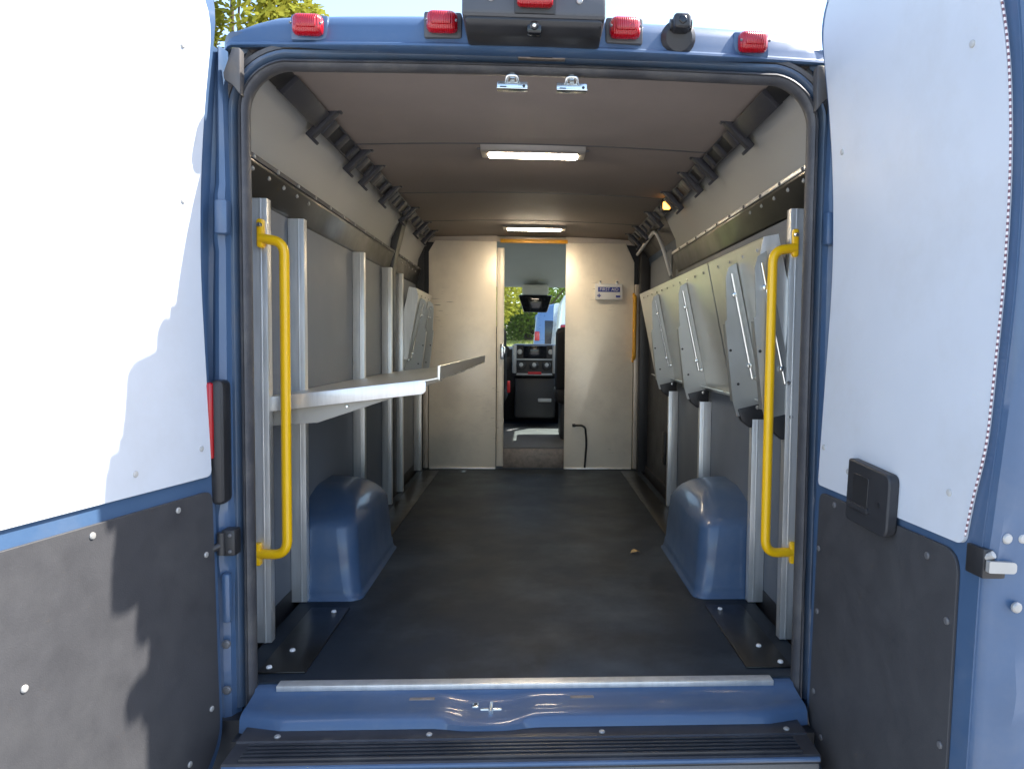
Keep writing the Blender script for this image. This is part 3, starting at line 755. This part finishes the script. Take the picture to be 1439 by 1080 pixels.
# --- folded shelves (tray swung up against the wall, brackets hanging under it)
def folded_shelf(s, y0, y1, bys, label, lip=True):
    t = thing('folding_shelf', (s*.87, y0, .76), label, 'folding shelf', 'aluminium folding shelves on the walls')
    A, B = Vector((s*.874, .765)), Vector((s*.752, 1.335))
    dirn = (B-A).normalized(); nin = Vector((-s*dirn.y*s, 0)) if False else Vector((-s*abs(dirn.y), -abs(dirn.x)))  # toward the aisle
    def P(u, v): return A+dirn*u+nin*v
    Ln = (B-A).length
    bm = BM(); prism(bm, [P(0, 0), P(Ln, 0), P(Ln, -.004), P(0, -.004)], XZ, y0, y1)
    prism(bm, [P(Ln-.003, 0), P(Ln, 0), P(Ln, -.045), P(Ln-.003, -.045)], XZ, y0, y1)
    prism(bm, [P(-.005, .002), P(.02, .030), P(.024, .028), P(0, -.002)], XZ, y0+.02, y1-.02)
    obj('tray', bm, ALUY, t)
    if lip:
        bm = BM(); prism(bm, [P(.10, -.004), P(.12, .040), P(Ln-.05, .022), P(Ln, .0), P(Ln, -.05), P(.08, -.05)], XZ, y0-.004, y0-.0005); obj('end_lip', bm, ALU, t)
    bm = BM(); y = y0+.08
    while y < y1-.02:
        c = P(Ln-.035, .001); disc(bm, (c.x, y, c.y), (nin.x, 0, nin.y), .006, .005, 8); y += .17
    multi('rivet', bm, CHROME, t)
    for by in bys:
        poly = [P(-.03, .0), P(-.045, .030), P(-.028, .108), P(.03, .112), P(.33, .085), P(.335, .077), P(.49, .052), P(.525, .035), P(.535, .004)]
        bm = BM(); prism(bm, poly, XZ, by-.002, by+.002)
        prism(bm, [P(.03, .112), P(.32, .086), P(.32, .083), P(.03, .109)], XZ, by, by+.035)
        prism(bm, [P(.0, .006), P(.535, .006), P(.535, .003), P(.0, .003)], XZ, by, by+.030)
        b = obj('bracket', bm, BRK, t)
        bm = BM(); a1, a2 = P(.50, .030), P(.10, .026); tube(bm, [(a1.x, by-.010, a1.y), (a2.x, by-.010, a2.y)], .0045, 8)
        for u, v in ((.42, .034), (.15, .028)):
            c = P(u, v); disc(bm, (c.x, by-.002, c.y), (0, -1, 0), .011, .016, 8)
        obj('locking_rod', bm, CHROME, b)
        bm = BM()
        for u, v in ((-.015, .085), (.09, .08), (.22, .085)):
            c = P(u, v); disc(bm, (c.x, by-.002, c.y), (0, -1, 0), .0055, .001, 8, dome=False)
        multi('bracket_hole', bm, BLACK, b)
        bm = BM()
        for u, v in ((-.012, .025), (.10, .012)):
            c = P(u, v); disc(bm, (c.x, by-.002, c.y), (0, -1, 0), .009, .008, 8)
        multi('bolt', bm, CHROME, b)
        # black rubber hinge boot on the post below
        bm = BM(); tb = bmesh.new()
        pts = [(s*.776, .742), (s*.880, .768), (s*.882, .700), (s*.858, .676), (s*.825, .672), (s*.792, .698)]
        prism(bm, pts, XZ, by-.005, by+.030, .004); obj('hinge_boot', bm, BLACK, b, smooth=50)
    return t
folded_shelf(1, .30, 1.04, (.285, .635), 'folded aluminium shelf tucked behind the right yellow grab bar')
folded_shelf(1, 1.06, 3.0, (1.50, 2.287), 'long folded aluminium shelf on the right wall between grab bar and dark side door', lip=False)
folded_shelf(-1, 2.75, 3.48, (2.98, 3.35), 'folded aluminium shelf standing up against the left wall beyond the lowered shelf')

# --- lowered shelf
t = thing('folding_shelf', (-.86, .31, .79), 'lowered aluminium shelf with a bright turned down rear lip behind the left yellow bar', 'folding shelf', 'aluminium folding shelves on the walls')
zt = lambda x: .809+.119*(x+.749)
bm = BM(); Y0, Y1 = .315, 2.62
prism(bm, [(-.884, zt(-.884)), (-.345, zt(-.345)), (-.302, .866), (-.302, .862), (-.345, zt(-.345)-.004), (-.884, zt(-.884)-.004)], XZ, Y0, Y1)
obj('tray', bm, ALUY, t)
bm = BM(); pts = [(-.846, zt(-.846)+.001), (-.352, zt(-.352)+.001), (-.342, zt(-.352)-.006), (-.342, zt(-.352)-.034), (-.352, zt(-.352)-.044), (-.846, zt(-.846)-.046)]
prism(bm, pts, XZ, Y0-.006, Y0-.001, .001); obj('rear_lip', bm, ALU, t)
bm = BM(); N = 60; rows = []
for i in range(N+1):
    y = Y0+(Y1-Y0)*i/N; wv = .004*math.sin(y*19)+.003*math.sin(y*47+1)+.003*random.random()
    rows.append([Vector((-.302, y, .860)), Vector((-.298, y, .858+wv*.5)), Vector((-.296, y, .903)), Vector((-.299, y, .905)), Vector((-.304, y, .903)), Vector((-.304, y, .862))])
V = grid(bm, rows, closed=True); bm.faces.new(V[0]); bm.faces.new(V[-1]); obj('outer_lip', bm, ALUY, t)
for by in (.335, .70, 1.64, 2.345):
    bm = BM(); prism(bm, [(-.886, zt(-.886)-.006), (-.34, zt(-.34)-.008), (-.345, zt(-.345)-.018), (-.70, .715), (-.886, .700)], XZ, by-.002, by+.002)
    prism(bm, [(-.34, zt(-.34)-.022), (-.70, .713), (-.70, .716), (-.34, zt(-.34)-.019)], XZ, by, by+.035)
    b = obj('bracket', bm, TANB, t)
    bm = BM()
    for x, z in ((-.845, .780), (-.842, .735)): disc(bm, (x, by-.002, z), (0, -1, 0), .007, .001, 10, dome=False)
    multi('bracket_hole', bm, BLACK, b)
    bm = BM()
    for x, z in ((-.60, .768),): disc(bm, (x, by-.002, z), (0, -1, 0), .006, .004, 10)
    multi('rivet', bm, CHROME, b)

# --- strap rails under the ceiling
def strap_rail(s, label):
    t = thing('strap_rail', (s*.76, .10, 1.77), label, 'strap rail', 'black strap rails under the ceiling')
    c = Vector((s*.760, 1.772)); a = Vector((s*.7071, -.7071)); n = Vector((-s*.7071, -.7071))   # a: across, n: into the hold
    def P(u, v): return c+a*u+n*v
    def bar(bm, u0, u1, v0, v1, y0, y1, bev=.002): prism(bm, [P(u0, v0), P(u1, v0), P(u1, v1), P(u0, v1)], XZ, y0, y1, bev)
    bm = BM(); bar(bm, -.034, .034, -.03, .004, .10, 3.45, .001); obj('backing', bm, BLACK, t)
    bm = BM(); bar(bm, -.036, .036, -.01, .020, .26, .60); obj('cover', bm, STRAP, t)
    clips = [.62, 1.13, 1.40, 1.84, 2.42, 2.95, 3.3]
    bm = BM(); bar(bm, -.036, -.028, -.01, .012, .60, 3.45, .001); bar(bm, .028, .036, -.01, .012, .60, 3.45, .001); multi('side_strip', bm, STRAP, t)
    y = .70
    bm = BM()
    while y < 3.4:
        bar(bm, -.030, .030, -.005, .016, y, y+.050); y += .165
    multi('rung', bm, STRAP, t)
    for y in clips:
        bm = BM(); bar(bm, -.072, .076, .004, .030, y-.016, y+.022, .004)
        bar(bm, .064, .076, .026, .056, y-.016, y+.010, .003); bar(bm, -.074, -.062, .026, .040, y-.016, y+.010, .003)
        bar(bm, -.035, .035, .0, .034, y+.02, y+.085, .004)
        obj('strap_clip', bm, STRAP, t)
    return t
strap_rail(-1, 'black strap rail with clips running along the ceiling edge above the lowered shelf')
strap_rail(1, 'black strap rail with clips along the ceiling edge where the small amber lamp glows')
t = thing('marker_lamp', (.745, 2.0, 1.75), 'small glowing amber lamp clipped on the strap rail', 'lamp')
bm = BM(); box(bm, .715, .775, 1.985, 2.03, 1.725, 1.79, .008); obj('housing', bm, BLACK, t)
bm = BM(); box(bm, .722, .762, 1.972, 1.988, 1.732, 1.774, .007); obj('amber_lens', bm, AMB, t)

# --- ceiling lamps
lamp = thing('ceiling_lamp', (.0, 1.12, 1.80), 'lit oblong ceiling lamp nearest the rear doors, the larger looking of two', 'ceiling lamp', 'lit oblong lamps on the ceiling')
bm = BM(); prism(bm, [(1.02, 1.816), (1.03, 1.800), (1.05, 1.772), (1.062, 1.766), (1.165, 1.766), (1.18, 1.775), (1.195, 1.816)], YZ, -.222, .222, .005); obj('housing', bm, LAMPH, lamp)
bm = BM(); box(bm, -.190, .190, 1.075, 1.140, 1.759, 1.768, .006); obj('lens', bm, LENS, lamp)
bm = BM()
for x in (-.228, .228): tube(bm, [(x*.96, 1.10, 1.79), (x*1.05, 1.10, 1.79)], .005, 8)
multi('screw', bm, SCREWD, lamp)
lamp.location.z = 1.818
l2 = copy_tree(lamp, loc=(.015, 3.16, 1.826))
l2['label'] = 'lit oblong ceiling lamp above the bulkhead doorway, the smaller looking of two'

# --- first aid plate, cable, leaf
t = thing('first_aid_kit', (.595, 3.58, 1.33), 'flat white first aid box with a navy band fixed high on the bulkhead', 'first aid kit')
bm = BM(); box(bm, .490, .702, 3.552, 3.584, 1.328, 1.452, .006); obj('case', bm, FADED, t)
bm = BM(); box(bm, .512, .682, 3.5505, 3.5525, 1.388, 1.426, .0005); obj('band', bm, NAVY, t)
fc = bpy.data.curves.new('lettering', 'FONT'); fc.body = 'FIRST AID'; fc.size = .034; fc.align_x = 'CENTER'; fc.align_y = 'CENTER'; fc.extrude = .0004
fo = bpy.data.objects.new('lettering', fc); COL.objects.link(fo); fo.parent = t
fo.location = Vector((.597, 3.5500, 1.407))-WLOC[t.name]; fo.rotation_euler = (R(90), 0, 0); fc.materials.append(FADED)
bpy.context.view_layer.update()
fm = bpy.data.meshes.new_from_object(fo.evaluated_get(bpy.context.evaluated_depsgraph_get())); lo_c, lo_r = fo.location.copy(), fo.rotation_euler.copy()
bpy.data.objects.remove(fo); fo = bpy.data.objects.new('lettering', fm); COL.objects.link(fo); fo.parent = t; fo.location = lo_c; fo.rotation_euler = lo_r
bm = BM(); box(bm, .516, .524, 3.5505, 3.5525, 1.345, 1.375, .0003); box(bm, .505, .535, 3.5500, 3.5520, 1.356, 1.364, .0003); obj('cross', bm, NAVY, t)
bm = BM(); box(bm, .65, .685, 3.5505, 3.5525, 1.347, 1.362, .0003); obj('print', bm, NAVY, t)
bm = BM()
for x in (.53, .66): box(bm, x-.008, x+.008, 3.57, 3.585, 1.45, 1.475, .002)
multi('hanger', bm, CHROME, t)
bm = BM(); tube(bm, fillet([(.335, 3.565, .350), (.40, 3.545, .352), (.425, 3.54, .335), (.437, 3.545, .22), (.425, 3.56, .02)], .05), .008, 8); box(bm, .325, .35, 3.56, 3.59, .338, .362, .003)
tag(obj('cable', bm, BLACK), 'short bent black cable against the foot of the bulkhead panel', 'cable')
bm = BM(); L_ = [(-.026, 0), (-.012, .013), (.004, .016), (.016, .010), (.028, .001), (.014, -.012), (-.008, -.014)]
c = bm.verts.new((0, 0, .010)); ring = [bm.verts.new((x, y, .003+.010*abs(y)/.016+.004*(x > 0))) for x, y in L_]
for i in range(len(ring)): bm.faces.new((c, ring[i], ring[(i+1) % len(ring)]))
lf = obj('dry_leaf', bm, LEAFD, solid=.0008); lf.location = (.494, 1.29, .0015); lf.rotation_euler = (0, .1, .5)
tag(lf, 'small dry tan leaf lying on the black rubber floor', 'leaf')

# ================================================================== OUTSIDE
bm = BM(); grid(bm, [[Vector((x, y, -.55)) for x in (-400, -40, -8, 8, 40, 400)] for y in (-400, -30, -6, 6, 17.5)])
tag(obj('ground', bm, ASPH), 'sunlit grey tan asphalt under the van', 'ground', kind='structure')
bm = BM(); grid(bm, [[Vector((x, y, -.55)) for x in (-400, -40, 0, 40, 400)] for y in (17.5,)]+[[Vector((x, y, z)) for x in (-400, -40, 0, 40, 400)] for y, z in ((19, -.45), (24, .5), (29, 1.15), (40, 1.5), (600, 1.6))])
tag(obj('lawn', bm, SOIL), 'sunlit lawn beyond the parked vans', 'lawn', kind='structure')
random.seed(5); bm = BM()
for k in range(9000):
    y = 17.6+random.random()*11; x = random.uniform(-4, 4); gz = interp(y, [17.5, 19, 24, 29], [-.55, -.45, .5, 1.15]); h = random.uniform(.05, .14); a = random.random()*6.28; w = .012
    dx, dy = math.cos(a)*w, math.sin(a)*w; lx, ly = random.uniform(-.04, .04), random.uniform(-.04, .04)
    bm.faces.new([bm.verts.new((x-dx, y-dy, gz)), bm.verts.new((x+dx, y+dy, gz)), bm.verts.new((x+lx, y+ly, gz+h))])
tag(obj('grass', bm, GRASS), 'short yellow green grass on the lawn', 'grass', kind='stuff')

def parked_van(loc, paint, label):
    t = thing('parked_van', loc, label, 'van')
    X, Y, Z = loc
    prof = [(-.98, .35), (-1.0, 1.0), (-.98, 1.6), (-.92, 2.2), (-.82, 2.42), (-.5, 2.50), (.5, 2.50), (.82, 2.42), (.92, 2.2), (.98, 1.6), (1.0, 1.0), (.98, .35)]
    bm = BM(); prism(bm, [(X+a, Z+b) for a, b in prof], XZ, Y, Y+4.2, .04)
    prism(bm, [(Y+4.15, Z+.35), (Y+5.8, Z+.35), (Y+5.85, Z+.95), (Y+5.2, Z+1.35), (Y+4.5, Z+2.35), (Y+4.15, Z+2.42)], YZ, X-.93, X+.93, .05)
    b = obj('body', bm, paint, t)
    for s in (-1, 1):
        bm = BM(); box(bm, X+s*.90-.06, X+s*.90+.06, Y-.03, Y+.1, Z+1.62, Z+1.84, .02); obj('tail_lamp', bm, RED, t)
        bm = BM(); box(bm, X+s*.42-.30, X+s*.42+.30, Y-.012, Y+.02, Z+1.45, Z+2.1, .01); obj('rear_window', bm, SCR, t) if paint is VANB else bm.free()
        bm = BM(); box(bm, X+s*.43-.42, X+s*.43+.42, Y-.008, Y+.02, Z+.55, Z+2.25, .01); obj('rear_door', bm, paint, t)
    bm = BM(); box(bm, X-.95, X+.95, Y-.14, Y+.1, Z+.38, Z+.58, .03); obj('bumper', bm, BLACK, t)
    for s in (-1, 1):
        for yy in (1.0, 4.9):
            bm = BM(); tube(bm, [(X+s*.78, Y+yy, Z+.34), (X+s*.99, Y+yy, Z+.34)], .34, 24); obj('wheel', bm, TYRE, t)
    return t
parked_van((1.04, 15.2, -.55), VANB, 'dark blue van parked ahead, seen through the windshield')
parked_van((1.41, 9.2, -.55), VANW, 'white van with red tail lamps parked ahead, seen through the windshield')

def tree(x, y, h, cr, trunk_h, leafm, label, n=5000, seed=1, leaf=.16, g=-.55, lo=-.6):
    rnd = random.Random(seed)
    t = thing('leafy_tree', (x, y, g), label, 'tree', 'trees beyond the lawn')
    bm = BM(); z0 = g-.02
    tp = [(x, y, z0), (x+.08, y, z0+trunk_h*.5), (x, y+.1, z0+trunk_h), (x+.15, y, z0+h*.75)]
    tube(bm, tp, [.24, .19, .15, .05], 10)
    cl = []
    for k in range(26 if lo > -.8 else 44):
        a = rnd.random()*6.28; e = rnd.uniform(lo, 1.); rr = cr*rnd.uniform(.35, .95)
        zc = z0+trunk_h+(h-trunk_h)*(.45+.45*e); q = rr*math.sqrt(max(.1, 1-abs(e)**2.))
        p = Vector((x+math.cos(a)*q, y+math.sin(a)*q, zc)); cl.append((p, cr*rnd.uniform(.22, .42)))
        if k % 2 == 0: tube(bm, [(x, y, z0+trunk_h*.8+(zc-z0-trunk_h*.8)*.3), ((x+p.x)/2, (y+p.y)/2, (zc+z0+trunk_h)/2), tuple(p)], [.07, .045, .015], 6)
    obj('trunk', bm, BARK, t)
    bm = BM()
    for k in range(n):
        p, r = cl[rnd.randrange(len(cl))]
        d = Vector((rnd.gauss(0, 1), rnd.gauss(0, 1), rnd.gauss(0, 1)))
        d = d.normalized()*r*rnd.random()**.45
        q = p+d; u = Vector((rnd.gauss(0, 1), rnd.gauss(0, 1), rnd.gauss(0, .6))).normalized(); v = u.orthogonal().normalized()
        l = leaf*rnd.uniform(.6, 1.3)
        bm.faces.new([bm.verts.new(q-u*l*.5), bm.verts.new(q+v*l*.3), bm.verts.new(q+u*l*.55), bm.verts.new(q-v*l*.3)])
    obj('crown', bm, leafm, t)
tree(-8.9, 20, 15.5, 3.6, 4.0, LEAFY, 'tall yellow green tree whose top shows over the roof corner by the open door', 26000, 2, .26)
tree(-2.4, 25, 4.6, 2.3, .3, LEAFY, 'yellow green tree seen at the left side of the windshield', 16000, 3, .16, .6, -.98)
tree(-.2, 30, 5.6, 2.6, .3, LEAFG, 'green tree seen in the middle of the windshield, partly behind the mirror', 16000, 4, .17, 1.1, -.98)
tree(2.5, 36, 11, 4.0, 1.2, LEAFG, 'green tree behind the dark blue parked van', 12000, 5, .22, 1.4, -.98)

# ================================================================== LIGHT, SKY, CAMERA
w = bpy.data.worlds.new('World'); sc.world = w; w.use_nodes = True
nt = w.node_tree; bg = nt.nodes['Background']; sky = nt.nodes.new('ShaderNodeTexSky'); sky.sky_type = 'NISHITA'
sky.sun_disc = False; sky.sun_elevation = R(52); sky.sun_rotation = R(80); sky.air_density = 1.; sky.dust_density = 1.4
nt.links.new(sky.outputs[0], bg.inputs[0]); bg.inputs[1].default_value = .15
sd = bpy.data.lights.new('sun', 'SUN'); sd.energy = 4.2; sd.angle = R(.55); sd.color = (1, .95, .87)
so = bpy.data.objects.new('sun', sd); COL.objects.link(so)
so.rotation_euler = Vector((-1, -.215, -1.3)).to_track_quat('-Z', 'Y').to_euler(); so.location = (8, 2, 10)
cam = bpy.data.cameras.new('camera'); co = bpy.data.objects.new('camera', cam); COL.objects.link(co)
cam.sensor_width = 36; cam.sensor_fit = 'HORIZONTAL'; cam.lens = 1017/1439*36; cam.shift_x = -.0532; cam.clip_start = .02; cam.clip_end = 1500
X = Vector((.99873682, -.0490308, .01098851)); Y = -Vector((.00828952, -.0549145, -.99845665)); Z = -Vector((.04955856, .99728651, -.05443869))
m = Matrix((X, Y, Z)).transposed().to_4x4(); m.translation = Vector((-.003, -2.05, .976)); co.matrix_world = m
sc.camera = co
sc.view_settings.view_transform = 'Standard'; sc.view_settings.look = 'None'; sc.view_settings.gamma = 1; sc.view_settings.use_curve_mapping = False
sc.view_settings.exposure = 1.85
sc.render.engine = 'CYCLES'
sc.cycles.use_denoising = True
sc.cycles.max_bounces = 10; sc.cycles.diffuse_bounces = 6; sc.cycles.glossy_bounces = 5; sc.cycles.transparent_max_bounces = 16
sc.cycles.sample_clamp_indirect = 8
